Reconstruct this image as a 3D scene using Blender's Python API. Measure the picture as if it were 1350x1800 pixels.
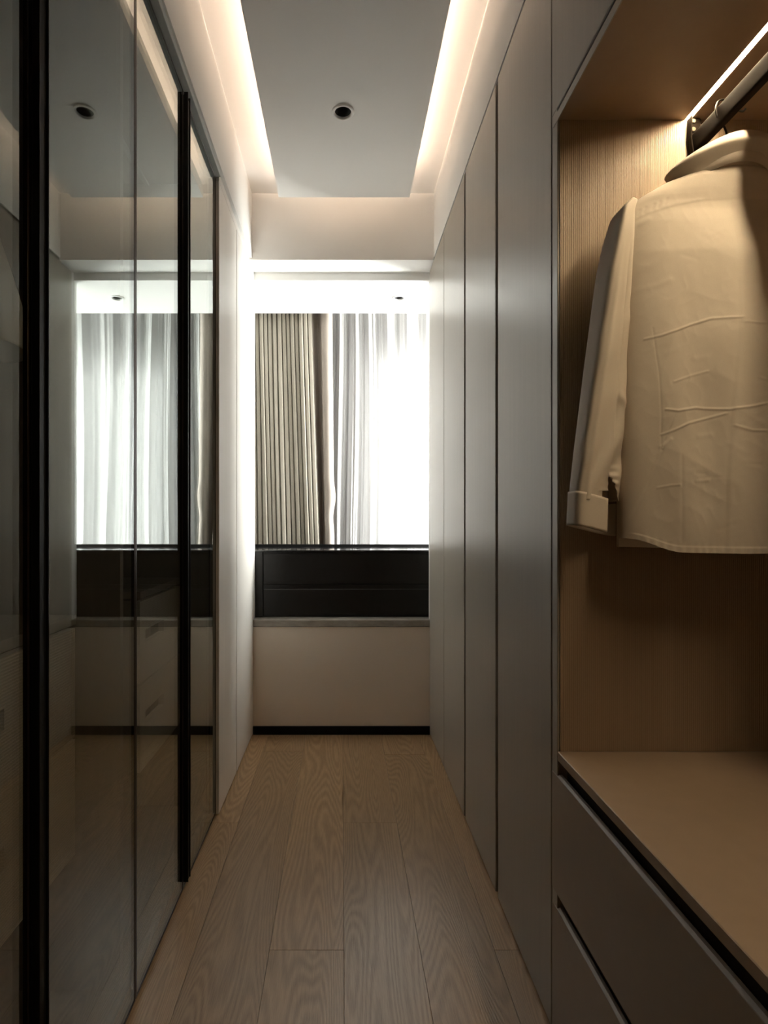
import bpy, bmesh, math, random
import numpy as np
from mathutils import Vector

for o in list(bpy.data.objects):
    bpy.data.objects.remove(o, do_unlink=True)
S = bpy.context.scene
COL = S.collection
random.seed(7)

# ------------------------------------------------------------------ camera
F_PX = 980.0
cam = bpy.data.cameras.new('camera')
cam.sensor_fit = 'HORIZONTAL'
cam.sensor_width = 36.0
cam.lens = F_PX / 1350.0 * 36.0
cam.shift_x = (675.0 - 601.0) / 1350.0
cam.shift_y = (915.0 - 900.0) / 1350.0
cam.clip_start = 0.02
camo = bpy.data.objects.new('camera', cam)
camo.location = (0, 0, 1.10)
camo.rotation_euler = (math.pi / 2, 0, 0)
COL.objects.link(camo)
S.camera = camo

# ------------------------------------------------------------------ world (overcast daylight)
W = bpy.data.worlds.new('overcast_sky')
S.world = W
W.use_nodes = True
bgn = W.node_tree.nodes['Background']
bgn.inputs['Color'].default_value = (1.0, 0.985, 0.96, 1)
bgn.inputs['Strength'].default_value = 48.0

def portal(name, loc, rot, sx, sy):
    l = bpy.data.lights.new(name, 'AREA')
    l.shape = 'RECTANGLE'; l.size = sx; l.size_y = sy
    l.cycles.is_portal = True
    o = bpy.data.objects.new(name, l)
    o.location = loc; o.rotation_euler = rot
    COL.objects.link(o)
portal('window_portal', (0.75, 3.88, 1.21), (-math.pi / 2, 0, 0), 1.03, 1.92)
portal('added_window_portal', (1.43, 3.34, 1.3), (0, math.pi / 2, 0), 2.0, 0.64)  # portal of the added, unseen side window

LED_COVE = 64.0
LED_NICHE = 175.0
S.view_settings.view_transform = 'Standard'
S.view_settings.look = 'None'
S.view_settings.exposure = 0.3
S.view_settings.gamma = 1.0
S.view_settings.use_curve_mapping = False
S.cycles.max_bounces = 14
S.cycles.diffuse_bounces = 7
S.cycles.glossy_bounces = 5
S.cycles.transparent_max_bounces = 24
S.cycles.sample_clamp_indirect = 6.0
S.cycles.caustics_reflective = False
S.cycles.caustics_refractive = False
S.cycles.use_denoising = True

# ------------------------------------------------------------------ materials
def new_mat(name):
    m = bpy.data.materials.new(name)
    m.use_nodes = True
    nt = m.node_tree
    nt.nodes.clear()
    out = nt.nodes.new('ShaderNodeOutputMaterial')
    return m, nt, out

def N(nt, typ, **kw):
    n = nt.nodes.new(typ)
    for k, v in kw.items():
        if k.startswith('i_'):
            key = k[2:]
            n.inputs[int(key) if key.isdigit() else key.replace('_', ' ')].default_value = v
        else:
            setattr(n, k, v)
    return n

def plain(name, col, rough=0.5, metal=0.0, spec=0.5, var=0.06, nscale=(6, 6, 6), bump=0.0, bscale=(60, 60, 60), coat=0.0):
    """Principled surface with a slight procedural mottling and optional fine relief."""
    m, nt, out = new_mat(name)
    L = nt.links.new
    tc = N(nt, 'ShaderNodeTexCoord')
    mp = N(nt, 'ShaderNodeMapping'); mp.inputs['Scale'].default_value = nscale
    L(tc.outputs['Object'], mp.inputs['Vector'])
    nz = N(nt, 'ShaderNodeTexNoise', i_Scale=1.0, i_Detail=5.0)
    L(mp.outputs[0], nz.inputs['Vector'])
    rp = N(nt, 'ShaderNodeMapRange')
    rp.inputs['From Min'].default_value = 0.3; rp.inputs['From Max'].default_value = 0.7
    rp.inputs['To Min'].default_value = 1 - var; rp.inputs['To Max'].default_value = 1 + var
    L(nz.outputs['Fac'], rp.inputs['Value'])
    mx = N(nt, 'ShaderNodeMix', data_type='RGBA', blend_type='MULTIPLY')
    mx.inputs['Factor'].default_value = 1.0
    mx.inputs[6].default_value = (*col, 1)
    L(rp.outputs[0], mx.inputs[7])
    b = N(nt, 'ShaderNodeBsdfPrincipled')
    b.inputs['Roughness'].default_value = rough
    b.inputs['Metallic'].default_value = metal
    b.inputs['Specular IOR Level'].default_value = spec
    b.inputs['Coat Weight'].default_value = coat
    L(mx.outputs[2], b.inputs['Base Color'])
    if bump > 0:
        mp2 = N(nt, 'ShaderNodeMapping'); mp2.inputs['Scale'].default_value = bscale
        L(tc.outputs['Object'], mp2.inputs['Vector'])
        n2 = N(nt, 'ShaderNodeTexNoise', i_Scale=1.0, i_Detail=3.0)
        L(mp2.outputs[0], n2.inputs['Vector'])
        bp = N(nt, 'ShaderNodeBump', i_Strength=bump, i_Distance=0.002)
        L(n2.outputs['Fac'], bp.inputs['Height'])
        L(bp.outputs[0], b.inputs['Normal'])
    L(b.outputs[0], out.inputs['Surface'])
    return m

def emit(name, col, strength):
    m, nt, out = new_mat(name)
    e = N(nt, 'ShaderNodeEmission', i_Strength=strength)
    e.inputs['Color'].default_value = (*col, 1)
    nt.links.new(e.outputs[0], out.inputs['Surface'])
    return m

def ribbed(name, col, rough, axis, pitch, strength=0.5):
    """Laminate with fine parallel ribs."""
    m, nt, out = new_mat(name)
    L = nt.links.new
    tc = N(nt, 'ShaderNodeTexCoord')
    wv = N(nt, 'ShaderNodeTexWave', wave_type='BANDS', bands_direction=axis, wave_profile='SIN')
    wv.inputs['Scale'].default_value = 2 * math.pi / pitch / 20.0
    wv.inputs['Distortion'].default_value = 0.0
    L(tc.outputs['Object'], wv.inputs['Vector'])
    mp = N(nt, 'ShaderNodeMapping')
    mp.inputs['Scale'].default_value = (900, 900, 3) if axis == 'X' else (3, 3, 900)
    L(tc.outputs['Object'], mp.inputs['Vector'])
    nz = N(nt, 'ShaderNodeTexNoise', i_Scale=0.3, i_Detail=2.0)
    L(mp.outputs[0], nz.inputs['Vector'])
    ad = N(nt, 'ShaderNodeMath', operation='ADD')
    L(wv.outputs['Fac'], ad.inputs[0]); L(nz.outputs['Fac'], ad.inputs[1])
    rp = N(nt, 'ShaderNodeMapRange')
    rp.inputs['From Max'].default_value = 1.8
    rp.inputs['To Min'].default_value = 0.84; rp.inputs['To Max'].default_value = 1.12
    L(ad.outputs[0], rp.inputs['Value'])
    mx = N(nt, 'ShaderNodeMix', data_type='RGBA', blend_type='MULTIPLY')
    mx.inputs['Factor'].default_value = 1.0
    mx.inputs[6].default_value = (*col, 1)
    L(rp.outputs[0], mx.inputs[7])
    bp = N(nt, 'ShaderNodeBump', i_Strength=strength, i_Distance=0.0012)
    L(wv.outputs['Fac'], bp.inputs['Height'])
    b = N(nt, 'ShaderNodeBsdfPrincipled', i_Roughness=rough)
    L(mx.outputs[2], b.inputs['Base Color'])
    L(bp.outputs[0], b.inputs['Normal'])
    L(b.outputs[0], out.inputs['Surface'])
    return m

def wood_floor():
    m, nt, out = new_mat('oak_plank')
    L = nt.links.new
    tc = N(nt, 'ShaderNodeTexCoord')
    oi = N(nt, 'ShaderNodeObjectInfo')
    mul = N(nt, 'ShaderNodeMath', operation='MULTIPLY'); mul.inputs[1].default_value = 57.0
    L(oi.outputs['Random'], mul.inputs[0])
    cx = N(nt, 'ShaderNodeCombineXYZ'); L(mul.outputs[0], cx.inputs['Z'])
    add = N(nt, 'ShaderNodeVectorMath', operation='ADD')
    L(tc.outputs['Object'], add.inputs[0]); L(cx.outputs[0], add.inputs[1])
    # growth rings: contour lines of a stretched noise, giving cathedral figure
    mp = N(nt, 'ShaderNodeMapping'); mp.inputs['Scale'].default_value = (5.0, 0.6, 1.0)
    L(add.outputs[0], mp.inputs['Vector'])
    n1 = N(nt, 'ShaderNodeTexNoise', i_Scale=1.0, i_Detail=1.5, i_Roughness=0.4, i_Distortion=0.25)
    L(mp.outputs[0], n1.inputs['Vector'])
    k = N(nt, 'ShaderNodeMath', operation='MULTIPLY'); k.inputs[1].default_value = 400.0
    L(n1.outputs['Fac'], k.inputs[0])
    mp3 = N(nt, 'ShaderNodeMapping'); mp3.inputs['Scale'].default_value = (110, 9, 1)
    L(add.outputs[0], mp3.inputs['Vector'])
    n3 = N(nt, 'ShaderNodeTexNoise', i_Scale=1.0, i_Detail=3.0)
    L(mp3.outputs[0], n3.inputs['Vector'])
    k3 = N(nt, 'ShaderNodeMath', operation='MULTIPLY_ADD'); k3.inputs[1].default_value = 2.6
    L(n3.outputs['Fac'], k3.inputs[0]); L(k.outputs[0], k3.inputs[2])
    sn = N(nt, 'ShaderNodeMath', operation='SINE'); L(k3.outputs[0], sn.inputs[0])
    # pores
    mp2 = N(nt, 'ShaderNodeMapping'); mp2.inputs['Scale'].default_value = (420, 22, 1)
    L(add.outputs[0], mp2.inputs['Vector'])
    n2 = N(nt, 'ShaderNodeTexNoise', i_Scale=1.0, i_Detail=3.0, i_Roughness=0.6)
    L(mp2.outputs[0], n2.inputs['Vector'])
    s1 = N(nt, 'ShaderNodeMath', operation='MULTIPLY_ADD')
    s1.inputs[1].default_value = 0.10; s1.inputs[2].default_value = 0.23
    L(sn.outputs[0], s1.inputs[0])
    s2 = N(nt, 'ShaderNodeMath', operation='MULTIPLY_ADD'); s2.inputs[1].default_value = 0.55
    L(n2.outputs['Fac'], s2.inputs[0]); L(s1.outputs[0], s2.inputs[2])
    cr = N(nt, 'ShaderNodeValToRGB')
    cr.color_ramp.elements[0].position = 0.15; cr.color_ramp.elements[0].color = (0.165, 0.096, 0.046, 1)
    cr.color_ramp.elements[1].position = 0.90; cr.color_ramp.elements[1].color = (0.52, 0.345, 0.19, 1)
    L(s2.outputs[0], cr.inputs['Fac'])
    # board to board difference
    rr = N(nt, 'ShaderNodeMapRange'); rr.inputs['To Min'].default_value = 0.86; rr.inputs['To Max'].default_value = 1.14
    L(oi.outputs['Random'], rr.inputs['Value'])
    mx = N(nt, 'ShaderNodeMix', data_type='RGBA', blend_type='MULTIPLY'); mx.inputs['Factor'].default_value = 1
    L(cr.outputs[0], mx.inputs[6]); L(rr.outputs[0], mx.inputs[7])
    b = N(nt, 'ShaderNodeBsdfPrincipled')
    rg = N(nt, 'ShaderNodeMapRange'); rg.inputs['To Min'].default_value = 0.42; rg.inputs['To Max'].default_value = 0.24
    L(s2.outputs[0], rg.inputs['Value']); L(rg.outputs[0], b.inputs['Roughness'])
    b.inputs['Specular IOR Level'].default_value = 0.75
    bp = N(nt, 'ShaderNodeBump', i_Strength=0.45, i_Distance=0.0012)
    L(s2.outputs[0], bp.inputs['Height']); L(bp.outputs[0], b.inputs['Normal'])
    L(mx.outputs[2], b.inputs['Base Color'])
    L(b.outputs[0], out.inputs['Surface'])
    return m

def smoked_glass():
    m, nt, out = new_mat('smoked_glass')
    L = nt.links.new
    lw = N(nt, 'ShaderNodeLayerWeight', i_Blend=0.5)
    pw = N(nt, 'ShaderNodeMath', operation='POWER'); pw.inputs[1].default_value = 3.2
    L(lw.outputs['Facing'], pw.inputs[0])
    ma = N(nt, 'ShaderNodeMath', operation='MULTIPLY_ADD'); ma.inputs[1].default_value = 0.92; ma.inputs[2].default_value = 0.05
    L(pw.outputs[0], ma.inputs[0])
    tr = N(nt, 'ShaderNodeBsdfTransparent'); tr.inputs['Color'].default_value = (0.80, 0.80, 0.77, 1)
    gl = N(nt, 'ShaderNodeBsdfGlossy', i_Roughness=0.0); gl.inputs['Color'].default_value = (0.88, 0.93, 0.92, 1)
    mx = N(nt, 'ShaderNodeMixShader')
    L(ma.outputs[0], mx.inputs[0]); L(tr.outputs[0], mx.inputs[1]); L(gl.outputs[0], mx.inputs[2])
    L(mx.outputs[0], out.inputs['Surface'])
    return m

def cloth(name, col, transl=0.0, rough=0.85, weave=(1800, 1800, 1800), amt=0.1, transp=0.0, bump=0.15):
    m, nt, out = new_mat(name)
    L = nt.links.new
    tc = N(nt, 'ShaderNodeTexCoord')
    mp = N(nt, 'ShaderNodeMapping'); mp.inputs['Scale'].default_value = weave
    L(tc.outputs['Object'], mp.inputs['Vector'])
    nz = N(nt, 'ShaderNodeTexNoise', i_Scale=1.0, i_Detail=2.0)
    L(mp.outputs[0], nz.inputs['Vector'])
    rp = N(nt, 'ShaderNodeMapRange')
    rp.inputs['From Min'].default_value = 0.25; rp.inputs['From Max'].default_value = 0.75
    rp.inputs['To Min'].default_value = 1 - amt; rp.inputs['To Max'].default_value = 1 + amt
    L(nz.outputs['Fac'], rp.inputs['Value'])
    mx = N(nt, 'ShaderNodeMix', data_type='RGBA', blend_type='MULTIPLY'); mx.inputs['Factor'].default_value = 1
    mx.inputs[6].default_value = (*col, 1); L(rp.outputs[0], mx.inputs[7])
    b = N(nt, 'ShaderNodeBsdfPrincipled', i_Roughness=rough)
    b.inputs['Specular IOR Level'].default_value = 0.2
    L(mx.outputs[2], b.inputs['Base Color'])
    if bump > 0:
        bp = N(nt, 'ShaderNodeBump', i_Strength=bump, i_Distance=0.001)
        L(nz.outputs['Fac'], bp.inputs['Height']); L(bp.outputs[0], b.inputs['Normal'])
    sh = b
    if transl > 0:
        t = N(nt, 'ShaderNodeBsdfTranslucent'); L(mx.outputs[2], t.inputs['Color'])
        ms = N(nt, 'ShaderNodeMixShader'); ms.inputs[0].default_value = transl
        L(sh.outputs[0], ms.inputs[1]); L(t.outputs[0], ms.inputs[2]); sh = ms
    if transp > 0:
        t = N(nt, 'ShaderNodeBsdfTransparent')
        ms = N(nt, 'ShaderNodeMixShader'); ms.inputs[0].default_value = transp
        L(sh.outputs[0], ms.inputs[1]); L(t.outputs[0], ms.inputs[2]); sh = ms
    L(sh.outputs[0], out.inputs['Surface'])
    return m

M = {}
M['white'] = plain('white_paint', (0.84, 0.83, 0.81), 0.6, var=0.015, nscale=(2, 2, 2))
M['end_wall'] = plain('beige_white_paint', (0.78, 0.69, 0.59), 0.55, var=0.015, nscale=(2, 2, 2))
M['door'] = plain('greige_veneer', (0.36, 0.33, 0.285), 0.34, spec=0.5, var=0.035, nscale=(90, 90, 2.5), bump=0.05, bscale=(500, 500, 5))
M['door_lit'] = plain('greige_veneer_window_lit', (0.78, 0.745, 0.70), 0.36, spec=0.5, var=0.03, nscale=(90, 90, 2.5), bump=0.05, bscale=(500, 500, 5))  # same greige veneer, lightened to put window light into its colour
M['groove'] = plain('dark_bronze_groove', (0.05, 0.038, 0.028), 0.5, metal=0.3)
M['carcass'] = plain('taupe_board', (0.33, 0.245, 0.175), 0.42, var=0.03, nscale=(30, 30, 30))
M['rib_niche'] = ribbed('ribbed_taupe_board', (0.37, 0.28, 0.195), 0.45, 'X', 0.0042, 0.40)
M['drawer'] = plain('drawer_taupe', (0.30, 0.25, 0.20), 0.38, var=0.02, nscale=(40, 40, 40))
M['inner'] = plain('inner_board', (0.30, 0.26, 0.23), 0.5, var=0.08, nscale=(70, 70, 3))
M['rib_inner'] = ribbed('ribbed_inner_board', (0.64, 0.57, 0.52), 0.45, 'Z', 0.006, 0.4)
M['black'] = plain('black_metal', (0.008, 0.0075, 0.0075), 0.5, metal=0.0, spec=0.12)
M['bronze'] = plain('dark_bronze_metal', (0.035, 0.022, 0.016), 0.32, metal=0.6)
M['black_panel'] = plain('black_lacquer', (0.012, 0.011, 0.011), 0.30, spec=0.4, var=0.05)
M['black_top'] = plain('black_glass_top', (0.02, 0.02, 0.022), 0.10, spec=0.8, var=0.02)
M['stone'] = plain('grey_stone', (0.30, 0.275, 0.24), 0.4, var=0.22, nscale=(18, 18, 40))
M['alu'] = plain('grey_aluminium', (0.42, 0.42, 0.40), 0.35, metal=0.7)
M['track'] = plain('grey_green_track', (0.50, 0.53, 0.51), 0.55)
M['screw'] = plain('pale_screw_cap', (0.12, 0.10, 0.075), 0.4)
M['rod'] = plain('brown_anodised', (0.012, 0.009, 0.0068), 0.7, metal=0.0, spec=0.03)
M['wire'] = plain('dark_wire', (0.008, 0.0065, 0.005), 0.45, metal=0.0, spec=0.15)
M['plank'] = wood_floor()
M['sub'] = plain('subfloor', (0.06, 0.045, 0.035), 0.8)
M['glass'] = smoked_glass()
M['led_cove'] = emit('led_cove_light', (1.0, 0.74, 0.55), LED_COVE)
M['led_niche'] = emit('led_niche_light', (1.0, 0.77, 0.48), LED_NICHE)
M['can'] = plain('downlight_inside', (0.018, 0.018, 0.018), 0.55)
M['shirt'] = cloth('white_cotton', (0.70, 0.63, 0.54), 0.10, 0.8, (1500, 1500, 1500), 0.06, bump=0.12)
M['tee'] = cloth('pale_cotton', (0.80, 0.79, 0.77), 0.1, 0.85, (1500, 1500, 1500), 0.05)
M['drape'] = cloth('beige_linen', (0.38, 0.345, 0.29), 0.10, 0.9, (260, 260, 900), 0.16, bump=0.3)
M['drape_edge'] = cloth('beige_linen_edge', (0.40, 0.35, 0.31), 0.12, 0.9, (260, 260, 900), 0.12, bump=0.3)
M['sheer'] = cloth('white_voile', (0.42, 0.415, 0.415), 0.11, 0.9, (900, 900, 60), 0.05, transp=0.006, bump=0.0)
M['frame'] = plain('window_frame_grey', (0.45, 0.45, 0.46), 0.4)

# ------------------------------------------------------------------ helpers
def link(o, parent=None):
    COL.objects.link(o)
    if parent is not None:
        o.parent = parent
    return o

def wloc(p):
    v = Vector((0, 0, 0))
    while p is not None:
        v += p.location
        p = p.parent
    return v

def obj_from(name, verts, faces, mat, parent=None, origin=None, smooth=False):
    V = np.asarray(verts, dtype=float)
    if origin is None:
        origin = (V.min(0) + V.max(0)) / 2
    origin = Vector([float(c) for c in origin])
    V = V - np.array(origin)
    me = bpy.data.meshes.new(name)
    me.from_pydata(V.tolist(), [], [list(map(int, f)) for f in faces])
    me.update()
    bm = bmesh.new(); bm.from_mesh(me)
    bmesh.ops.recalc_face_normals(bm, faces=bm.faces)
    bm.to_mesh(me); bm.free()
    if smooth:
        me.polygons.foreach_set('use_smooth', [True] * len(me.polygons))
    if mat is not None:
        me.materials.append(mat)
    o = bpy.data.objects.new(name, me)
    link(o, parent)
    o.location = origin - wloc(parent)
    return o

BOXF = [(0, 1, 3, 2), (4, 6, 7, 5), (0, 4, 5, 1), (2, 3, 7, 6), (0, 2, 6, 4), (1, 5, 7, 3)]
def boxv(x0, x1, y0, y1, z0, z1):
    return [(x, y, z) for x in (x0, x1) for y in (y0, y1) for z in (z0, z1)]

def bevel(o, w, seg=1):
    b = o.modifiers.new('edge', 'BEVEL')
    b.width = w; b.segments = seg; b.limit_method = 'ANGLE'
    return o

def box(name, x, y, z, mat, parent=None, bev=0.0012):
    o = obj_from(name, boxv(x[0], x[1], y[0], y[1], z[0], z[1]), BOXF, mat, parent)
    if bev:
        bevel(o, bev)
    return o

def boxes(name, lst, mat, parent=None, bev=0.0):
    V, Fc = [], []
    for (x, y, z) in lst:
        n = len(V)
        V += boxv(x[0], x[1], y[0], y[1], z[0], z[1])
        Fc += [tuple(i + n for i in f) for f in BOXF]
    o = obj_from(name, V, Fc, mat, parent)
    if bev:
        bevel(o, bev)
    return o

def prism(name, pts, axis, a, b, mat, parent=None, bev=0.0):
    """Polygon extruded along an axis from a to b; pts are the other two coordinates."""
    n = len(pts)
    def mk(p, t):
        return {'x': (t, p[0], p[1]), 'y': (p[0], t, p[1]), 'z': (p[0], p[1], t)}[axis]
    V = [mk(p, a) for p in pts] + [mk(p, b) for p in pts]
    Fc = [tuple(range(n)), tuple(range(2 * n - 1, n - 1, -1))]
    Fc += [(i, (i + 1) % n, n + (i + 1) % n, n + i) for i in range(n)]
    o = obj_from(name, V, Fc, mat, parent)
    if bev:
        bevel(o, bev)
    return o

def struct(o):
    o['kind'] = 'structure'
    return o

def tag(o, label, cat, group=None):
    o['label'] = label; o['category'] = cat
    if group:
        o['group'] = group
    return o

def thing(name, loc, label, cat, group=None):
    e = bpy.data.objects.new(name, None)
    e.empty_display_size = 0.05
    e.location = loc
    COL.objects.link(e)
    return tag(e, label, cat, group)

def tube(name, pts, r, mat, parent=None, seg=10, sub=6, caps=True):
    """Smooth round wire through points (Catmull-Rom)."""
    P = [np.array(p, float) for p in pts]
    P = [2 * P[0] - P[1]] + P + [2 * P[-1] - P[-2]]
    C = []
    for i in range(1, len(P) - 2):
        for s in range(sub):
            t = s / sub
            p0, p1, p2, p3 = P[i - 1], P[i], P[i + 1], P[i + 2]
            C.append(0.5 * (2 * p1 + (p2 - p0) * t + (2 * p0 - 5 * p1 + 4 * p2 - p3) * t * t + (3 * p1 - p0 - 3 * p2 + p3) * t ** 3))
    C.append(P[-2])
    V, Fc = [], []
    up = np.array([0.31, 0.9, 0.2]); up /= np.linalg.norm(up)
    for i, c in enumerate(C):
        d = C[min(i + 1, len(C) - 1)] - C[max(i - 1, 0)]
        d = d / (np.linalg.norm(d) + 1e-12)
        u = np.cross(d, up); u /= np.linalg.norm(u)
        w = np.cross(d, u)
        for k in range(seg):
            a = 2 * math.pi * k / seg
            V.append(c + r * (math.cos(a) * u + math.sin(a) * w))
    for i in range(len(C) - 1):
        for k in range(seg):
            Fc.append((i * seg + k, i * seg + (k + 1) % seg, (i + 1) * seg + (k + 1) % seg, (i + 1) * seg + k))
    if caps:
        Fc.append(tuple(range(seg))); Fc.append(tuple(range((len(C) - 1) * seg, len(C) * seg)))
    return obj_from(name, V, Fc, mat, parent, smooth=True)

def lathe(name, prof, c, mat, parent=None, seg=40):
    V, Fc = [], []
    for (r, z) in prof:
        for k in range(seg):
            a = 2 * math.pi * k / seg
            V.append((c[0] + r * math.cos(a), c[1] + r * math.sin(a), z))
    n = len(prof)
    for i in range(n - 1):
        for k in range(seg):
            Fc.append((i * seg + k, i * seg + (k + 1) % seg, (i + 1) * seg + (k + 1) % seg, (i + 1) * seg + k))
    return V, Fc

def plate_hole(name, x, y, z, c, r, mat, seg=48, parent=None):
    """Flat slab with a round hole through it."""
    angs = [2 * math.pi * k / seg for k in range(seg)]
    angs += [math.atan2(yy - c[1], xx - c[0]) % (2 * math.pi) for xx in x for yy in y]
    angs = sorted(set(round(a, 6) for a in angs))
    inn, outp = [], []
    for a in angs:
        dx, dy = math.cos(a), math.sin(a)
        ts = []
        if abs(dx) > 1e-9:
            ts.append(((x[1] if dx > 0 else x[0]) - c[0]) / dx)
        if abs(dy) > 1e-9:
            ts.append(((y[1] if dy > 0 else y[0]) - c[1]) / dy)
        t = min(ts)
        inn.append((c[0] + r * dx, c[1] + r * dy)); outp.append((c[0] + t * dx, c[1] + t * dy))
    n = len(angs)
    V = [(p[0], p[1], zz) for zz in z for ring in (inn, outp) for p in ring]
    Fc = []
    for k in range(n):
        j = (k + 1) % n
        Fc += [(k, j, n + j, n + k), (2 * n + k, 3 * n + k, 3 * n + j, 2 * n + j),
               (n + k, n + j, 3 * n + j, 3 * n + k), (k, 2 * n + k, 2 * n + j, j)]
    return obj_from(name, V, Fc, mat, parent)

# ------------------------------------------------------------------ the setting
XR = 0.4516      # plane of the right-hand fronts
XL = -0.457      # plane of the left solid fronts
XG = -0.468      # plane of the glass doors
YE = 2.87        # end of the corridor
YB = -0.85       # wall behind the camera

floor = struct(box('floor', (-1.15, 1.15), (YB, YE), (-0.08, -0.012), M['sub'], bev=0))
PW = 0.1915
edges = [-0.377 - PW, -0.377, -0.1855, 0.005, 0.2, 0.3905, 0.3905 + PW]
joints = [[2.03, 0.2], [2.66, 0.76], [1.428], [2.03, 0.13], [2.62, 0.72], [1.428]]
for i in range(6):
    ys = sorted([YB] + joints[i] + [YE - 0.001])
    for a, b in zip(ys[:-1], ys[1:]):
        o = box('plank', (edges[i] + 0.0003, edges[i + 1] - 0.0003), (a + 0.0003, b - 0.0003), (-0.012, 0.0), M['plank'], floor, bev=0.0006)

ceiling = struct(box('ceiling', (-1.15, 1.15), (YB, 2.757), (2.718, 2.80), M['white'], bev=0))
DL1 = (0.004, 2.045)
panel = struct(plate_hole('ceiling_panel', (-0.293, 0.314), (YB, 2.588), (2.60, 2.62), DL1, 0.037, M['white']))
boxes('added_light_lip', [((-0.293, -0.285), (YB, 2.588), (2.62, 2.655)), ((0.306, 0.314), (YB, 2.588), (2.62, 2.655)), ((-0.285, 0.306), (2.580, 2.588), (2.62, 2.655))], M['white'], panel)  # lip added to keep direct strip light off the walls
hang = boxes('panel_hanger', [((-0.14, 0.16), (YB, 0.2), (2.62, 2.718)), ((-0.14, 0.16), (1.2, 1.3), (2.62, 2.718)), ((-0.14, 0.16), (2.34, 2.42), (2.62, 2.718))], M['white'], panel)
struct(box('wall_left', (-1.15, -0.4445), (YB, 2.757), (2.398, 2.718), M['white'], bev=0))
struct(box('wall_right', (0.4545, 1.15), (YB, 2.757), (2.399, 2.718), M['white'], bev=0))
struct(box('trim_gap_shade', (0.460, 0.60), (YB, 2.756), (2.3835, 2.399), M['groove'], bev=0))  # dark strip standing in for shade in the gap above the fronts
struct(box('wall_outer_right', (1.06, 1.15), (YB, YE), (-0.08, 2.80), M['carcass'], bev=0))
struct(box('wall_outer_left', (-1.15, -1.08), (YB, YE), (-0.08, 2.80), M['carcass'], bev=0))
struct(box('wall_near_right', (XR, 1.06), (YB, -0.331), (0.0, 2.397), M['carcass'], bev=0))
struct(box('wall_near_left', (-1.08, -0.47), (YB, -0.001), (0.0, 2.398), M['carcass'], bev=0))
struct(box('wall_back', (-1.15, 1.15), (YB - 0.1, YB), (-0.08, 2.80), M['carcass'], bev=0))
# beam over the opening and the walls beside it
struct(box('wall_end', (-1.42, 1.42), (2.757, 2.90), (2.389, 2.80), M['white'], bev=0))
struct(box('wall_end_left', (-1.25, -0.457), (YE, 2.93), (-0.08, 2.389), M['white'], bev=0))
struct(box('wall_end_right', (0.4565, 1.32), (YE, 2.93), (-0.08, 2.389), M['white'], bev=0))
# low wall, stone ledge, baseboard
struct(box('wall_end_low', (-0.457, 0.4565), (YE, 2.985), (0.0, 0.553), M['end_wall'], bev=0))
struct(box('baseboard_end', (-0.457, 0.4516), (YE - 0.010, YE), (0.0, 0.043), M['black'], bev=0.001))
sill = struct(boxes('trim_2', [((-0.457, 0.4555), (YE - 0.006, 2.931), (0.553, 0.589)), ((-0.72, 0.72), (2.931, 3.36), (0.553, 0.589))], M['stone'], bev=0.002))

# bay beyond the opening
DL2 = (0.319, 3.125)
struct(plate_hole('ceiling_bay', (-1.25, 1.32), (2.90, 3.345), (2.349, 2.42), DL2, 0.034, M['white']))
struct(box('trim_3', (-1.25, 1.32), (3.345, 3.36), (2.349, 2.60), M['white'], bev=0))
struct(box('ceiling_pocket', (-1.25, 1.32), (3.345, 3.80), (2.60, 2.66), M['white'], bev=0))
struct(box('floor_bay', (-1.25, 1.32), (YE, 3.80), (-0.08, -0.012), M['sub'], bev=0))
struct(box('wall_bay_left', (-1.35, -1.25), (2.87, 3.95), (-0.08, 2.66), M['white'], bev=0))
struct(boxes('wall_bay_right', [((1.32, 1.42), (2.87, 3.02), (-0.08, 2.66)), ((1.32, 1.42), (3.66, 3.95), (-0.08, 2.66)),
                                ((1.32, 1.42), (3.02, 3.66), (-0.08, 0.3)), ((1.32, 1.42), (3.02, 3.66), (2.3, 2.66))], M['white']))
win_added = struct(boxes('added_side_window', [((1.35, 1.40), (3.02, 3.06), (0.3, 2.3)), ((1.35, 1.40), (3.62, 3.66), (0.3, 2.3)),
                                 ((1.35, 1.40), (3.06, 3.62), (2.26, 2.3)), ((1.35, 1.40), (3.06, 3.62), (0.3, 0.34))], M['frame']))  # unseen window added to bring more daylight into the bay
WX0, WX1, WZ0, WZ1 = 0.235, 1.26, 0.25, 2.17
struct(boxes('wall_window', [((-1.25, WX0), (3.75, 3.87), (-0.08, 2.66)), ((WX1, 1.32), (3.75, 3.87), (-0.08, 2.66)),
                             ((WX0, WX1), (3.75, 3.87), (WZ1, 2.66)), ((WX0, WX1), (3.75, 3.87), (-0.08, WZ0))], M['white']))
win = struct(boxes('window_1', [((WX0, WX0 + 0.05), (3.79, 3.85), (WZ0, WZ1)), ((WX1 - 0.05, WX1), (3.79, 3.85), (WZ0, WZ1)),
                                ((WX0 + 0.05, WX1 - 0.05), (3.79, 3.85), (WZ1 - 0.05, WZ1)), ((WX0 + 0.05, WX1 - 0.05), (3.79, 3.85), (WZ0, WZ0 + 0.05)),
                                ((0.73, 0.77), (3.79, 3.85), (WZ0 + 0.05, WZ1 - 0.05))], M['frame']))
def clear_glass():
    m, nt, out = new_mat('clear_glass')
    L = nt.links.new
    t = N(nt, 'ShaderNodeBsdfTransparent'); t.inputs['Color'].default_value = (0.95, 0.97, 0.96, 1)
    g = N(nt, 'ShaderNodeBsdfGlossy', i_Roughness=0.0)
    mx = N(nt, 'ShaderNodeMixShader'); mx.inputs[0].default_value = 0.05
    L(t.outputs[0], mx.inputs[1]); L(g.outputs[0], mx.inputs[2]); L(mx.outputs[0], out.inputs['Surface'])
    return m
M['clear'] = clear_glass()
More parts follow.
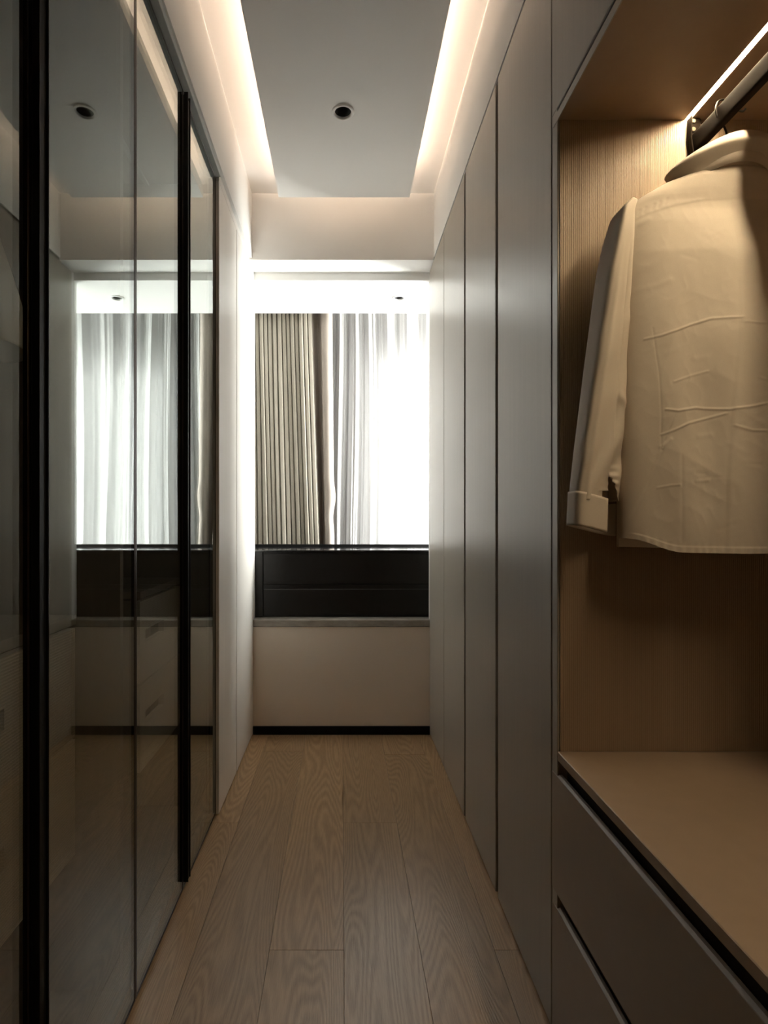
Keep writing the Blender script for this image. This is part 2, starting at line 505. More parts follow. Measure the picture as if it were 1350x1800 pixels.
for (a, b) in ((WX0 + 0.05, 0.73), (0.77, WX1 - 0.05)):
    box('pane', (a, b), (3.817, 3.822), (WZ0 + 0.05, WZ1 - 0.05), M['clear'], win, bev=0)
box('pane', (1.373, 1.378), (3.06, 3.62), (0.34, 2.26), M['clear'], win_added, bev=0)
struct(box('trim_4', (-0.6, 1.3), (3.715, 3.75), (2.245, 2.26), M['white'], bev=0))

# ------------------------------------------------------------------ cove LED strips and downlights
led = thing('led_strip', (-0.27, 1.0, 2.62), 'warm light strip hidden above the left edge of the ceiling panel', 'light strip', 'cove light strips')
box('profile', (-0.220, -0.194), (0.75, 2.47), (2.62, 2.627), M['alu'], led, bev=0)
box('diffuser', (-0.216, -0.198), (0.75, 2.47), (2.6275, 2.629), M['led_cove'], led, bev=0)
led = thing('led_strip', (0.29, 1.0, 2.62), 'warm light strip hidden above the right edge of the ceiling panel', 'light strip', 'cove light strips')
box('profile', (0.215, 0.241), (0.75, 2.47), (2.62, 2.627), M['alu'], led, bev=0)
box('diffuser', (0.219, 0.237), (0.75, 2.47), (2.6275, 2.629), M['led_cove'], led, bev=0)
led = thing('led_strip', (0.01, 2.49, 2.62), 'warm light strip hidden above the far end of the ceiling panel', 'light strip', 'cove light strips')
box('profile', (-0.24, 0.26), (2.480, 2.506), (2.62, 2.627), M['alu'], led, bev=0)
box('diffuser', (-0.23, 0.25), (2.484, 2.502), (2.6275, 2.629), M['led_cove'], led, bev=0)

def downlight(c, z, r, label):
    t = thing('downlight', (c[0], c[1], z), label, 'downlight', 'recessed ceiling downlights')
    V, Fc = lathe('', [(r - 0.006, z + 0.003), (r - 0.006, z - 0.004), (r - 0.004, z - 0.0062), (r + 0.003, z - 0.0055), (r + 0.0045, z - 0.0035), (r + 0.0045, z - 0.0002)], c, None)
    obj_from('trim_ring', V, Fc, M['white'], t, smooth=True)
    V, Fc = lathe('', [(r - 0.006, z + 0.0028), (r - 0.009, z + 0.012), (r - 0.016, z + 0.040)], c, None)
    obj_from('reflector', V, Fc, M['can'], t, smooth=True)
    V, Fc = lathe('', [(r - 0.016, z + 0.040), (0.0005, z + 0.040)], c, None)
    obj_from('lens', V, Fc, M['black_top'], t, smooth=True)
downlight(DL1, 2.60, 0.0365, 'round recessed downlight with black inside in the hung ceiling panel')
downlight(DL2, 2.349, 0.0335, 'small round downlight in the white ceiling by the curtains')

# ------------------------------------------------------------------ right-hand wardrobes
def tall_unit(y0, y1, doors, label, gap):
    t = thing('wardrobe', (0.75, (y0 + y1) / 2, 0), label, 'wardrobe', 'tall wardrobes along the right side')
    b = box('body', (XR + 0.022, 1.055), (y0 + 0.001, y1 - 0.001), (0.0, 2.383), M['groove'], t, bev=0)
    for (a, c, g0, g1) in doors:
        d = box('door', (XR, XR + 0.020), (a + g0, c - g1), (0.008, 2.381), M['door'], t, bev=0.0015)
    return t
tall_unit(1.202, 2.048, [(1.202, 1.614, 0.001, 0.0), (1.640, 2.037, 0.0, 0.0)], 'greige two-door wardrobe between the open niche and the far wardrobe', 0)
tall_unit(2.052, 2.868, [(2.060, 2.467, 0.0, 0.0), (2.474, 2.868, 0.0, 0.001)], 'greige two-door wardrobe on the right beside the curtained opening', 0)

# open niche unit
NZ0, NZ1, NY0, NY1 = 0.6165, 1.939, -0.30, 1.171
n = thing('open_wardrobe', (0.75, 0.45, 0), 'open taupe hanging niche with drawers below and strip light above', 'wardrobe')
box('side_panel', (XR + 0.001, 1.06), (NY1, 1.2), (0.0, 2.383), M['door'], n)
box('niche_lining', (XR + 0.006, 1.05), (NY1 - 0.003, NY1), (NZ0, NZ1), M['rib_niche'], n, bev=0)
box('side_panel', (XR, 1.06), (NY0 - 0.03, NY0), (0.0, 2.383), M['door'], n)
box('back_panel', (1.05, 1.06), (NY0, NY1 - 0.003), (NZ0, NZ1), M['carcass'], n, bev=0)
boxes('niche_top', [((XR + 0.002, 0.7180), (NY0, NY1 - 0.003), (NZ1, NZ1 + 0.020)), ((0.7290, 1.05), (NY0, NY1 - 0.003), (NZ1, NZ1 + 0.020)), ((0.7180, 0.7290), (NY0, NY1 - 0.003), (NZ1 + 0.009, NZ1 + 0.020))], M['carcass'], n)
box('top_edge', (XR - 0.0002, XR + 0.002), (NY0, NY1 + 0.02), (NZ1, NZ1 + 0.018), M['door'], n, bev=0)
box('shelf', (XR, 1.05), (NY0, NY1 - 0.003), (NZ0 - 0.020, NZ0), M['carcass'], n, bev=0.0015)
box('upper_door', (XR, XR + 0.020), (NY0, 1.199), (NZ1 + 0.027, 2.383), M['door'], n, bev=0.0015)
box('upper_body', (XR + 0.022, 1.06), (NY0, NY1), (NZ1 + 0.022, 2.38), M['groove'], n, bev=0)
box('drawer_body', (XR + 0.03, 1.05), (NY0, NY1), (0.0, NZ0 - 0.022), M['groove'], n, bev=0)
for (a, b) in ((0.315, 0.566), (0.012, 0.287)):
    d = prism('drawer', [(XR, a), (XR, b - 0.003), (XR + 0.006, b), (XR + 0.012, b), (XR + 0.022, b - 0.022), (XR + 0.022, a)], 'y', NY0, 1.199, M['drawer'], n, bev=0.0008)
for (a, b) in ((0.568, NZ0 - 0.022), (0.289, 0.312)):
    box('finger_groove', (XR + 0.022, XR + 0.030), (NY0, 1.199), (a - 0.02, b), M['groove'], n, bev=0)
# strip light in the niche ceiling
t = thing('niche_light', (0.7235, 0.45, NZ1), 'glowing warm strip light along the top of the open niche', 'light strip')
box('diffuser', (0.7185, 0.7285), (0.20, NY1 - 0.006), (NZ1 + 0.0022, NZ1 + 0.0085), M['led_niche'], t, bev=0)
# hanging rail
XROD, ZROD = 0.7365, 1.885
t = thing('hanging_rail', (XROD, 0.45, ZROD), 'dark brown oval hanging rail under the niche strip light', 'rail')
pts = []
for k in range(40):
    a = 2 * math.pi * (k + 0.5) / 40
    sx, sz = math.cos(a), math.sin(a)
    pts.append((XROD + 0.0075 * math.copysign(abs(sx) ** 0.22, sx), ZROD + 0.0195 * math.copysign(abs(sz) ** 0.3, sz)))
r = prism('bar', pts, 'y', NY0 + 0.02, NY1 - 0.010, M['rod'], t)
br = prism('bracket', [(0.722, NZ1 - 0.001), (0.748, NZ1 - 0.001), (0.748, 1.872), (0.744, 1.856), (0.726, 1.853), (0.7205, 1.892)], 'y', NY1 - 0.010, NY1 - 0.0035, M['rod'], t, bev=0.0015)
prism('bracket_lip', [(0.7205, 1.892), (0.722, NZ1 - 0.001), (0.7245, NZ1 - 0.001), (0.7235, 1.892), (0.7285, 1.855), (0.726, 1.853)], 'y', NY1 - 0.020, NY1 - 0.010, M['rod'], t, bev=0.0006)
for zz in (1.931, 1.914):
    prism('screw_cap', [(0.7315 + 0.0046 * math.cos(a * math.pi / 8), zz + 0.0046 * math.sin(a * math.pi / 8)) for a in range(16)], 'y', NY1 - 0.0125, NY1 - 0.010, M['screw'], br, bev=0.0008)

# ------------------------------------------------------------------ left wardrobes
GY = [0.40, 0.838, 1.266, 1.645, 2.072]
GZ0, GZ1 = 0.012, 2.372
g = thing('glass_wardrobe', (-0.8, 1.2, 0), 'smoked glass wardrobe with black full height handles on the left', 'wardrobe')
boxes('body', [((-1.075, -1.06), (0.0, 2.09), (0.0, 2.385)), ((-1.06, -0.50), (0.0, 2.072), (0.0, 0.04)), ((-1.06, -0.50), (0.0, 2.072), (2.35, 2.385)),
               ((-1.06, -0.50), (2.072, 2.090), (0.0, 2.385)), ((-1.06, -0.50), (1.257, 1.275), (0.04, 2.35)), ((-1.06, -0.50), (0.0, 0.018), (0.04, 2.35))], M['inner'], g)
box('top_track', (-0.50, -0.450), (0.0, 2.072), (2.376, 2.3975), M['track'], g)
box('light_profile', (-0.73, -0.715), (0.02, 2.07), (2.338, 2.349), M['alu'], g, bev=0)
for i in range(4):
    a, b = GY[i] + 0.0012, GY[i + 1] - 0.0012
    fw = 0.006
    d = boxes('door', [((XG - 0.008, XG), (a, a + fw), (GZ0, GZ1)), ((XG - 0.008, XG), (b - fw, b), (GZ0, GZ1)),
                       ((XG - 0.008, XG), (a + fw, b - fw), (GZ1 - fw, GZ1)), ((XG - 0.008, XG), (a + fw, b - fw), (GZ0, GZ0 + fw))], M['bronze'], g, bev=0.0008)
    d['label'] = 'dark smoked glass door in a thin bronze frame'
    box('pane', (XG - 0.006, XG - 0.001), (a + fw, b - fw), (GZ0 + fw, GZ1 - fw), M['glass'], d, bev=0)
    if i in (1, 3):
        y0 = a - 0.003
        # channel handle: web against the glass edge with two upstanding flanges
        h = boxes('handle', [((XG + 0.0005, XG + 0.003), (y0, y0 + 0.028), (0.034, 2.356)), ((XG + 0.003, XG + 0.0145), (y0, y0 + 0.003), (0.034, 2.364)),
                             ((XG + 0.003, XG + 0.0145), (y0 + 0.025, y0 + 0.028), (0.034, 2.364)), ((XG + 0.003, XG + 0.0115), (y0 + 0.003, y0 + 0.025), (0.034, 2.350))], M['black'], d, bev=0.0005)
        h['label'] = 'black full height channel handle'
# inner drawers, ribbed fronts with cut-out pulls
def inner_drawers(y0, y1, yc, label):
    t = thing('drawer_chest', (-0.82, (y0 + y1) / 2, 0.33), label, 'drawers', 'drawer chests inside the glass wardrobe')
    boxes('body', [((-1.055, -0.618), (y0 + 0.001, y1 - 0.001), (0.33, 0.345)), ((-1.055, -0.622), (y0 + 0.002, y0 + 0.016), (0.345, 0.862)), ((-1.055, -0.622), (y1 - 0.016, y1 - 0.002), (0.345, 0.862))], M['inner'], t)
    box('top_board', (-1.055, -0.598), (y0, y1), (0.866, 0.888), M['inner'], t)
    for (a, b, zc) in ((0.614, 0.858, 0.747), (0.350, 0.609, 0.500)):
        w, hh = 0.0875, 0.019
        xx = (-0.618, -0.600)
        d = boxes('drawer', [(xx, (y0 + 0.002, yc - w), (a, b)), (xx, (yc + w, y1 - 0.002), (a, b)), (xx, (yc - w, yc + w), (a, zc - hh)), (xx, (yc - w, yc + w), (zc + hh, b))], M['rib_inner'], t)
        box('pull_shade_plate', (-0.650, -0.646), (yc - w - 0.004, yc + w + 0.004), (zc - hh - 0.03, zc + hh + 0.03), M['groove'], d, bev=0)  # dark plate behind the cut-out, its colour gives the slot its shade
inner_drawers(0.60, 1.256, 0.903, 'ribbed taupe drawer chest behind glass at the far left, near the pale shirt')
inner_drawers(1.655, 2.070, 1.79, 'ribbed taupe drawer chest with slot pulls behind glass beside the far handle')

w = thing('wardrobe', (-0.8, 2.48, 0), 'greige two-door wardrobe with window light in its colour on the left between glass doors and opening', 'wardrobe')
box('body', (-1.06, XL - 0.022), (2.092, 2.868), (0.0, 2.385), M['groove'], w, bev=0)
for (a, b) in ((2.0745, 2.4135), (2.4265, 2.8685)):
    box('door', (XL - 0.020, XL), (a, b), (0.008, 2.362), M['door_lit'], w, bev=0.0012)
box('top_rail', (XL - 0.020, XL), (2.0735, 2.8685), (2.3625, 2.3955), M['door_lit'], w, bev=0)

# ------------------------------------------------------------------ black chest on the ledge
c = thing('black_console', (0.0, 3.13, 0.589), 'low black panelled console standing on the stone ledge', 'console')
CX0, CX1, CY0, CY1 = -0.66, 0.66, 2.936, 3.33
box('body', (CX0, CX1), (CY0 + 0.012, CY1), (0.591, 0.936), M['black_panel'], c)
box('top', (CX0, CX1), (CY0 - 0.002, CY1 - 0.025), (0.936, 0.9445), M['black_top'], c, bev=0.001)
box('back_lip', (CX0, CX1), (CY1 - 0.025, CY1), (0.936, 0.959), M['black'], c)
box('stile', (CX0, -0.417), (CY0, CY0 + 0.012), (0.591, 0.936), M['black_panel'], c, bev=0.0015)
box('panel', (-0.413, CX1 - 0.002), (CY0 + 0.003, CY0 + 0.012), (0.764, 0.925), M['black_panel'], c, bev=0.002)
box('rail', (-0.413, CX1 - 0.002), (CY0 + 0.007, CY0 + 0.012), (0.740, 0.762), M['black_panel'], c, bev=0.001)
box('panel', (-0.413, CX1 - 0.002), (CY0 + 0.003, CY0 + 0.012), (0.601, 0.738), M['black_panel'], c, bev=0.002)

# ------------------------------------------------------------------ curtains
def sheet(name, X, Y, Z, mat, parent=None, thick=0.0):
    nv, nu = X.shape
    V = np.stack([X, Y, Z], -1).reshape(-1, 3)
    idx = np.arange(nv * nu).reshape(nv, nu)
    Fc = np.stack([idx[:-1, :-1], idx[:-1, 1:], idx[1:, 1:], idx[1:, :-1]], -1).reshape(-1, 4)
    o = obj_from(name, V, Fc, mat, parent, smooth=True)
    if thick:
        s = o.modifiers.new('thick', 'SOLIDIFY'); s.thickness = thick; s.offset = 0
    return o

dr = thing('linen_curtain', (-0.45, 3.46, 0.0), 'pleated beige linen curtain drawn to the left of the window', 'curtain')
NP = 25
u = np.linspace(0, 1, NP * 28 + 1)
v = np.linspace(0, 1, 60)
U, Vv = np.meshgrid(u, v)
xr = -0.192 + (1 - Vv) ** 1.1 * 0.088
Z = 0.02 + Vv * 2.56
wob = 0.012 * np.sin(U * 9.0 + 1.3) * (1 - Vv) + 0.006 * np.sin(U * 23 + 4 * Vv)
X = -0.86 + (xr + 0.86) * U + wob * (1 - U) * U * 2
ph = NP * U * math.pi
fr = np.abs(2 * ((U * NP) % 1.0) - 1)
lobe = 1 - fr ** 7
rngp = np.array([random.uniform(0.8, 1.15) for _ in range(NP + 1)])
lobe = lobe * rngp[np.minimum((U * NP).astype(int), NP)]
Y = 3.458 - 0.036 * lobe + 0.006 * np.sin(U * 17 + Vv * 2)
sheet('pleated_panel', X, Y, Z, M['drape'], dr, 0.0015)
# the leading edge of the curtain: a recess, then one soft forward fold
s = np.linspace(0, 1, 60)
Sg, Vg = np.meshgrid(s, np.linspace(0, 1, 80))
Zg = 0.02 + Vg * 2.56
tz = (Zg - 0.95) / 1.4
xl = -0.192 + (1 - Vg) ** 1.1 * 0.088
bump = 0.010 * np.exp(-((Zg - 1.25) / 0.07) ** 2) - 0.006 * np.exp(-((Zg - 1.12) / 0.06) ** 2)
x1 = -0.132 + (1 - np.clip(tz, 0, 1)) * 0.026
x2 = -0.060 + 0.012 * (1 - np.clip(tz, 0, 1)) + bump
k1, k2 = 0.35, 0.5
Xg = np.where(Sg < k1, xl + (x1 - xl) * Sg / k1, x1 + (x2 - x1) * (Sg - k1) / (1 - k1))
ang = np.clip((Sg - k1) / (1 - k1), 0, 1)
Yg = np.where(Sg < k1, 3.455 + 0.075 * np.sin(Sg / k1 * math.pi / 1.2), 3.455 + 0.0375 - 0.070 * np.sin(ang * math.pi) ** 0.25)
sheet('leading_edge', Xg, Yg, Zg, M['drape_edge'], dr, 0.0015)

sh = thing('sheer_curtain', (0.5, 3.64, 0.0), 'translucent white sheer curtain hanging across the window', 'curtain')
u = np.linspace(0, 1, 900); v = np.linspace(0, 1, 60)
U, Vv = np.meshgrid(u, v)
X = -0.35 + 1.64 * U + 0.02 * np.sin(U * 40) * (1 - Vv)
X = X - 0.05 * (1 - Vv) * np.exp(-((X - 0.12) / 0.18) ** 2)
Zs = 0.02 + Vv * 2.56
p = 2 * math.pi * (X / 0.125 + 0.35 * np.sin(X * 5.3) + 0.10 * np.sin(Zs * 1.9 + X * 7))
amp = 0.020 + 0.012 * (1 - Vv)
Y = 3.64 + amp * np.sin(p) + 0.006 * np.sin(2.7 * p + 3 * Vv) + 0.0025 * np.sin(6.1 * p)
sheet('voile', X, Y, Zs, M['sheer'], sh)

# ------------------------------------------------------------------ shirts
CXS, CYS = 0.7455, 1.082
def pxz(px, py, D=1.03):
    return ((px - 601.0) / F_PX * D - CXS, 1.10 + (915.0 - py) / F_PX * D)

def seg_dist(X, Z, pts):
    best = np.full(X.shape, 9.0); side = np.zeros(X.shape)
    for (a, b) in zip(pts[:-1], pts[1:]):
        a = np.array(a); b = np.array(b)
        d = b - a; L2 = (d ** 2).sum()
        t = np.clip(((X - a[0]) * d[0] + (Z - a[1]) * d[1]) / L2, 0, 1)
        ex = X - a[0] - t * d[0]; ez = Z - a[1] - t * d[1]
        dd = np.sqrt(ex ** 2 + ez ** 2)
        sg = np.sign(d[0] * ez - d[1] * ex)
        m = dd < best
        best = np.where(m, dd, best); side = np.where(m, sg, side)
    return best, side

def vnoise(U_, V_, seed):
    g_ = np.random.RandomState(seed).rand(64, 64)
    i_ = np.floor(U_).astype(int); j_ = np.floor(V_).astype(int)
    fu = U_ - i_; fv = V_ - j_
    fu = fu ** 3 * (fu * (fu * 6 - 15) + 10); fv = fv ** 3 * (fv * (fv * 6 - 15) + 10)
    g = lambda a, b: g_[a % 64, b % 64]
    return (g(i_, j_) * (1 - fu) + g(i_ + 1, j_) * fu) * (1 - fv) + (g(i_, j_ + 1) * (1 - fu) + g(i_ + 1, j_ + 1) * fu) * fv

def ring_mesh(rows, closed=True):
    """rows: array (nv, nu, 3) of ring points -> verts, faces."""
    nv, nu, _ = rows.shape
    V = rows.reshape(-1, 3)
    idx = np.arange(nv * nu).reshape(nv, nu)
    if closed:
        idx = np.concatenate([idx, idx[:, :1]], 1)
    Fc = np.stack([idx[:-1, :-1], idx[:-1, 1:], idx[1:, 1:], idx[1:, :-1]], -1)
    return V, Fc

def make_shirt(name, cx, cy, label, mat, long_sleeve=True, dz=0.0, detail=True):
    root = thing(name, (cx, cy, 1.04 + dz), label, 'shirt')
    o = np.array([cx, cy, dz])
    # ---- body
    zk = np.array([0.0, 0.18, 0.40, 0.56, 0.62, 0.645, 0.662, 0.682, 0.706, 0.718, 0.724])
    ak = np.array([0.208, 0.207, 0.206, 0.208, 0.212, 0.210, 0.196, 0.166, 0.125, 0.092, 0.080])
    bk = np.array([0.052, 0.054, 0.056, 0.052, 0.042, 0.036, 0.035, 0.040, 0.044, 0.043, 0.041])
    nv, nu = (460, 560) if detail else (90, 120)
    arc = np.concatenate([[0], np.cumsum(np.hypot(np.diff(zk), np.diff(ak)))])
    q = np.linspace(0, arc[-1], nv)
    zz = np.interp(q, arc, zk); aa = np.interp(q, arc, ak); bb = np.interp(q, arc, bk)
    def sm(a):
        for _ in range(6 if detail else 2):
            a[1:-1] = (a[:-2] + 2 * a[1:-1] + a[2:]) / 4
        return a
    zz, aa, bb = sm(zz), sm(aa), sm(bb)
    # denser sampling on the side that faces the corridor viewer (back of the shirt)
    th = np.concatenate([np.linspace(math.pi, 2 * math.pi, int(nu * 0.78), endpoint=False), np.linspace(0, math.pi, nu - int(nu * 0.78), endpoint=False)])
    T, A = np.meshgrid(th, aa); B = np.meshgrid(th, bb)[1]; Zr = np.meshgrid(th, zz)[1]
    cx_, sy_ = np.cos(T), np.sin(T)
    nk = np.clip((Zr - 0.672) / 0.040, 0, 1)
    X = A * np.sign(cx_) * np.abs(cx_) ** (0.72 + 0.28 * nk)
    Yb = B * np.sign(sy_) * np.abs(sy_) ** (0.75 + 0.25 * nk)
    back = np.clip(-sy_, 0, 1)
    side = np.clip((np.abs(X) - 0.115) / 0.09, 0, 1)
    hem = np.where(sy_ < 0, 0.022 * (3 * side ** 2 - 2 * side ** 3), 0.004) - 0.004 * np.cos(X * 9)
    fade = np.clip(1 - Zr / 0.62, 0, 1)
    Zw = 1.043 + Zr + hem * fade
    # cloth relief (towards the viewer on the back side)
    dsp = 0.0045 * np.sin(X * 34 + 0.6 + 0.8 * np.sin(Zw * 5)) * np.clip((1.66 - Zw) / 0.2, 0.0, 1)
    dsp += 0.0022 * np.sin(X * 71 + Zw * 7 + 1.1) * np.clip((1.60 - Zw) / 0.3, 0.1, 1)
    dsp += 0.0050 * (vnoise(X * 11 + 3, Zw * 7, 1) - 0.5)
    dsp += 0.0024 * (vnoise(X * 26 + Zw * 5, Zw * 17 - X * 6, 2) - 0.5)
    dsp -= 0.0016 * np.abs(vnoise(X * 20 - Zw * 9, Zw * 22 + X * 12, 3) - 0.5)
    dsp -= 0.0008 * np.abs(vnoise(X * 48 + Zw * 20, Zw * 40 - X * 22, 4) - 0.5)
    if detail:
        def ridge(pts, amp, wd):
            nonlocal dsp
            d, _ = seg_dist(X, Zw, [pxz(*p_) for p_ in pts])
            dsp += 0.42 * amp * np.exp(-(d / wd) ** 2)
        def step(pts, amp, wd):
            nonlocal dsp
            d, sd = seg_dist(X, Zw, [pxz(*p_) for p_ in pts])
            dsp += amp / (1 + np.exp(-np.clip(sd * d / 0.0011, -30, 30))) * np.exp(-(d / wd) ** 1.5)
        ridge([(1140, 592), (1165, 588), (1190, 580), (1215, 570), (1250, 560), (1300, 560)], 0.0030, 0.0017)
        ridge([(1302, 568), (1330, 570), (1400, 568), (1450, 575)], 0.0026, 0.0017)
        ridge([(1166, 763), (1185, 756), (1210, 744), (1275, 727)], 0.0028, 0.0017)
        ridge([(1172, 719), (1192, 722), (1225, 716), (1280, 720), (1320, 715), (1370, 704), (1450, 690)], 0.0030, 0.0017)
        ridge([(1287, 748), (1320, 757), (1360, 758), (1420, 750)], 0.0026, 0.0017)
        ridge([(1185, 671), (1215, 660), (1245, 652)], 0.0018, 0.0017)
        ridge([(1330, 665), (1350, 672), (1400, 690)], 0.0022, 0.0017)
        ridge([(1160, 857), (1180, 853), (1195, 852)], 0.0018, 0.0017)
        ridge([(1165, 785), (1172, 780), (1180, 772)], 0.0025, 0.003)
        ridge([(1112, 405), (1130, 384), (1150, 375)], 0.0030, 0.006)
        ridge([(1118, 470), (1150, 462), (1175, 440)], 0.0024, 0.010)
        ridge([(1118, 505), (1160, 498), (1180, 490)], 0.0018, 0.006)
        # seams: dart, centre pleat, yoke, side fold
        ridge([(1152, 575), (1161, 650), (1165, 720), (1166, 790)], -0.0013, 0.0017)
        ridge([(1198, 800), (1200, 960)], -0.0008, 0.003)
        step([(1166, 790), (1145, 850), (1118, 915), (1105, 948)], 0.0030, 0.03)
        step([(1300, 345), (1299, 480), (1298, 570), (1287, 700), (1280, 850), (1280, 990)], 0.0018, 0.03)
        step([(1085, 385), (1105, 380), (1130, 372), (1155, 363), (1200, 350), (1250, 342), (1350, 336), (1450, 338), (1520, 365)], 0.0014, 0.012)
        for k_, (gx, gy) in enumerate([(1115, 372), (1123, 369), (1134, 366), (1144, 362), (1158, 357), (1168, 353), (1180, 348)]):
            ridge([(gx, gy), (gx + 4, gy - 10)], -0.0016, 0.0030)
        rr = np.random.RandomState(5)
        for k_ in range(46):
            gx, gy = rr.uniform(1115, 1480), rr.uniform(400, 940)
            an = rr.normal(0, 0.5); ln = rr.uniform(8, 30)
            ridge([(gx, gy), (gx + ln * math.cos(an), gy - ln * math.sin(an))], rr.uniform(-0.0012, 0.0014), rr.uniform(0.003, 0.007))
        # hem band
        hb = Zr < 0.012
        dsp += np.where(hb, 0.0010, 0.0) + 0.0008 * np.sin(X * 420) * np.exp(-(Zr / 0.012) ** 2)
    Y = Yb - dsp * (back ** 0.5) * (1 - nk)
    P = np.stack([X, Y, Zw], -1) + o
    V, Fc = ring_mesh(P)
    bo = obj_from('body', V, Fc.reshape(-1, 4), mat, root, smooth=True)
    # ---- sleeves and cuffs
    for sgn in (-1, 1):
        if long_sleeve:
            zs = np.array([1.712, 1.690, 1.640, 1.579, 1.480, 1.392, 1.310, 1.227, 1.165, 1.138])
            xo = np.array([0.196, 0.219, 0.234, 0.248, 0.264, 0.278, 0.290, 0.302, 0.310, 0.312])
            xi = np.array([0.180, 0.188, 0.190, 0.192, 0.194, 0.194, 0.196, 0.199, 0.202, 0.204])
            yb = np.array([0.020, 0.034, 0.042, 0.044, 0.042, 0.040, 0.038, 0.036, 0.034, 0.033])
        else:
            zs = np.array([1.712, 1.690, 1.640, 1.56, 1.48, 1.42])
            xo = np.array([0.196, 0.222, 0.245, 0.275, 0.300, 0.312])
            xi = np.array([0.180, 0.188, 0.188, 0.192, 0.205, 0.215])
            yb = np.array([0.020, 0.034, 0.046, 0.052, 0.055, 0.055])
        n1, n2 = (200, 140) if detail else (60, 48)
        arc = np.concatenate([[0], np.cumsum(np.hypot(np.diff(zs), np.diff(xo)))])
        q = np.linspace(0, arc[-1], n1)
        z_ = sm(np.interp(q, arc, zs)); o_ = sm(np.interp(q, arc, xo)); i_ = sm(np.interp(q, arc, xi)); b_ = sm(np.interp(q, arc, yb))
        th = np.linspace(0, 2 * math.pi, n2, endpoint=False) + math.pi / 2
        T, Zr = np.meshgrid(th, z_); O = np.meshgrid(th, o_)[1]; I = np.meshgrid(th, i_)[1]; B = np.meshgrid(th, b_)[1]
        ct, st = np.cos(T), np.sin(T)
        c_ = (O + I) / 2; a_ = (O - I) / 2
        Xs = c_ + a_ * np.sign(ct) * np.abs(ct) ** 0.45      # outward positive
        Ys = B * np.sign(st) * np.abs(st) ** 0.5
        Zs_ = Zr + 0.0 * Xs
        if detail:
            # pressed crease, underarm fold and the gathers above the cuff
            f = np.clip((1.62 - Zr) / 0.1, 0, 1)
            xc = I + (O - I) * 0.36
            dd = Xs - xc
            d1 = -0.010 * np.exp(-np.abs(dd) / 0.010) * (dd < 0) * f
            d1 += 0.003 * np.exp(-((Xs - (O - 0.018)) / 0.006) ** 2) * f
            d1 += 0.0025 * np.sin(Zr * 48 + Xs * 60) * np.sin(Zr * 19) * f
            low = np.exp(-((Zr - 1.20) / 0.055) ** 2)
            d1 += 0.004 * low * np.sin(Xs * 120 + Zr * 70)
            d1 += 0.0022 * np.exp(-((Zr - 1.16) / 0.04) ** 2) * np.sin(Zr * 420) * np.exp(-((Xs - (I + 0.028)) / 0.018) ** 2)
            d1 += 0.005 * np.exp(-((Zr - 1.335 - 0.6 * (Xs - 0.22)) / 0.012) ** 2) * np.exp(-((Xs - 0.205) / 0.02) ** 2)
            d1 += 0.004 * np.exp(-((Zr - 1.47 + 0.8 * (Xs - 0.22)) / 0.014) ** 2) * np.exp(-((Xs - 0.205) / 0.02) ** 2)
            Ys = Ys - d1 * np.clip(-st, 0, 1) ** 0.5
        Ys = Ys - 0.004 - 0.55 * (Xs - c_)
        P = np.stack([sgn * Xs, Ys, Zs_], -1) + o
        V, Fc = ring_mesh(P)
        if detail and long_sleeve:
            # placket slit facing the viewer, widening to the cuff
            Xc = Xs + 0 * Zr
            keep = np.ones(Fc.shape[:2], bool)
            zc = (Zr[:-1] + Zr[1:]) / 2; xcell = Xs[:-1]; stc = st[:-1]
            wv = np.clip((1.190 - zc) / 0.052, 0, 1)
            lo = 0.236 - 0.026 * wv; hi = 0.236 + 0.011 * wv
            keep &= ~((stc < -0.05) & (zc < 1.190) & (xcell > lo) & (xcell < hi))
            Fl = Fc[keep]
        else:
            Fl = Fc.reshape(-1, 4)
        so = obj_from('sleeve', V, Fl.reshape(-1, 4), mat, root, smooth=True)
        sd_ = so.modifiers.new('thick', 'SOLIDIFY'); sd_.thickness = 0.0008; sd_.offset = -1
        # cuff / sleeve hem
        nt_ = 160 if detail else 60
        if long_sleeve:
            t0 = np.linspace(0, 1, nt_)
            # open band: starts at the slit, runs round the far side and back
            tcut = math.acos(max(-1, min(1, -0.62)))
            start, end = 4.67, 2 * math.pi + 3.17
            th = start + (end - start) * t0
            zc = np.linspace(1.146, 1.082, 14)
            T, Zc = np.meshgrid(th, zc)
            ct, st = np.cos(T), np.sin(T)
            k_ = (1.146 - Zc) / 0.064
            Ox = 0.3125 + 0.003 * k_; Ix = 0.2035 + 0.001 * k_
            Xs = (Ox + Ix) / 2 + (Ox - Ix) / 2 * np.sign(ct) * np.abs(ct) ** 0.45
            Ys = 0.035 * np.sign(st) * np.abs(st) ** 0.55 - 0.004 - 0.55 * (Xs - (Ox + Ix) / 2)
            Zs_ = Zc + (Xs - 0.258) * 0.20 - 0.002
            rows = np.stack([sgn * Xs, Ys, Zs_], -1) + o
            V, Fc = ring_mesh(rows, closed=False)
            cu = obj_from('cuff', V, Fc.reshape(-1, 4), mat, root, smooth=True)
            m_ = cu.modifiers.new('thick', 'SOLIDIFY'); m_.thickness = 0.0024; m_.offset = 0
    # ---- collar: stand, flared fold and leaf, open at the front
    tt = np.linspace(math.radians(115), math.radians(425), 120)
    prof = [(0.074, 0.037, 1.754), (0.084, 0.046, 1.769), (0.100, 0.061, 1.782), (0.113, 0.073, 1.791), (0.112, 0.073, 1.794), (0.102, 0.069, 1.804), (0.090, 0.065, 1.8125), (0.086, 0.063, 1.813), (0.082, 0.061, 1.807), (0.074, 0.053, 1.762)]
    rows = []
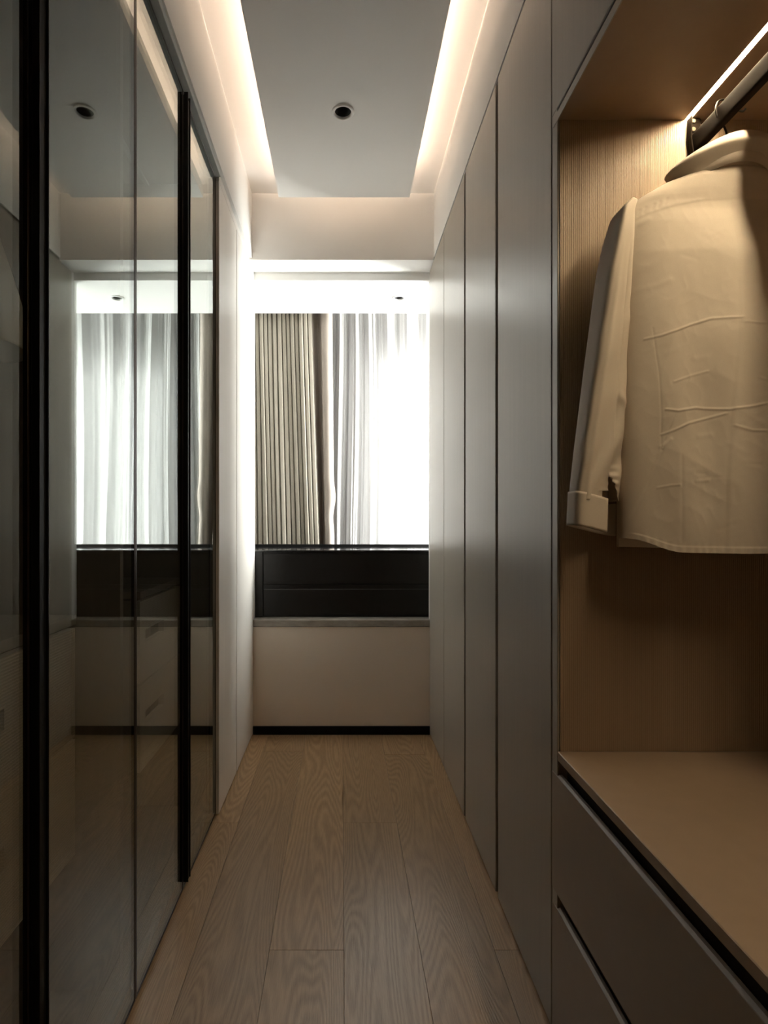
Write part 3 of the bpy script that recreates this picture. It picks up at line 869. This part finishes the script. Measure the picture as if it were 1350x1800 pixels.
    for (rx, ry, z) in prof:
        sidek = np.abs(np.cos(tt)) ** 2
        zz_ = z - 0.018 * sidek * (1.0 if z > 1.77 else 0.6) + 0.0015 * np.sin(tt * 3)
        rows.append(np.stack([rx * np.cos(tt), ry * np.sin(tt), zz_], -1))
    rows = np.array(rows) + o
    V, Fc = ring_mesh(rows, closed=False)
    co = obj_from('collar', V, Fc.reshape(-1, 4), mat, root, smooth=True)
    m_ = co.modifiers.new('sub', 'SUBSURF'); m_.levels = 1; m_.render_levels = 1
    m_ = co.modifiers.new('thick', 'SOLIDIFY'); m_.thickness = 0.0016; m_.offset = -1
    return root

make_shirt('shirt', CXS, CYS, 'white long sleeved cotton shirt seen from behind, hanging in the open niche', M['shirt'])
h = thing('hanger', (CXS, CYS, 1.78), 'dark wire hanger hooked over the niche rail holding the white shirt', 'hanger')
HY = CYS + 0.008
tube('hook', [(0.7515, HY, 1.785), (0.7515, HY, 1.83), (0.7515, HY, 1.858), (0.742, HY - 0.004, 1.871), (0.7300, HY - 0.006, 1.884), (0.7275, HY - 0.006, 1.902), (0.734, HY - 0.004, 1.917), (0.749, HY, 1.923), (0.766, HY, 1.917), (0.776, HY, 1.903), (0.784, HY, 1.900), (0.789, HY, 1.905)], 0.0019, M['wire'], h)
tube('arms', [(0.585, HY, 1.690), (0.66, HY, 1.738), (0.7515, HY, 1.785), (0.84, HY, 1.738), (0.915, HY, 1.690)], 0.004, M['wire'], h)

make_shirt('short_sleeved_shirt', -0.868, 1.0, 'pale short sleeved shirt hanging behind the smoked glass at the left edge', M['tee'], long_sleeve=False, dz=-0.02, detail=False)
t = thing('hanging_rail', (-0.868, 0.7, 1.90), 'rail inside the glass wardrobe that carries the pale short sleeved shirt', 'rail')
prism('bar', [(-0.868 + 0.008 * math.cos(k * math.pi / 6), 1.90 + 0.013 * math.sin(k * math.pi / 6)) for k in range(12)], 'y', 0.018, 1.257, M['rod'], t)
h = thing('hanger', (-0.868, 1.0, 1.76), 'dark wire hanger behind the smoked glass holding the pale shirt', 'hanger')
tube('hook', [(-0.868, 1.0, 1.765), (-0.868, 1.0, 1.85), (-0.888, 1.0, 1.885), (-0.882, 1.0, 1.912), (-0.862, 1.0, 1.918), (-0.850, 1.0, 1.900)], 0.0019, M['wire'], h)
tube('arms', [(-1.03, 1.0, 1.672), (-0.868, 1.0, 1.765), (-0.70, 1.0, 1.672)], 0.004, M['wire'], h)
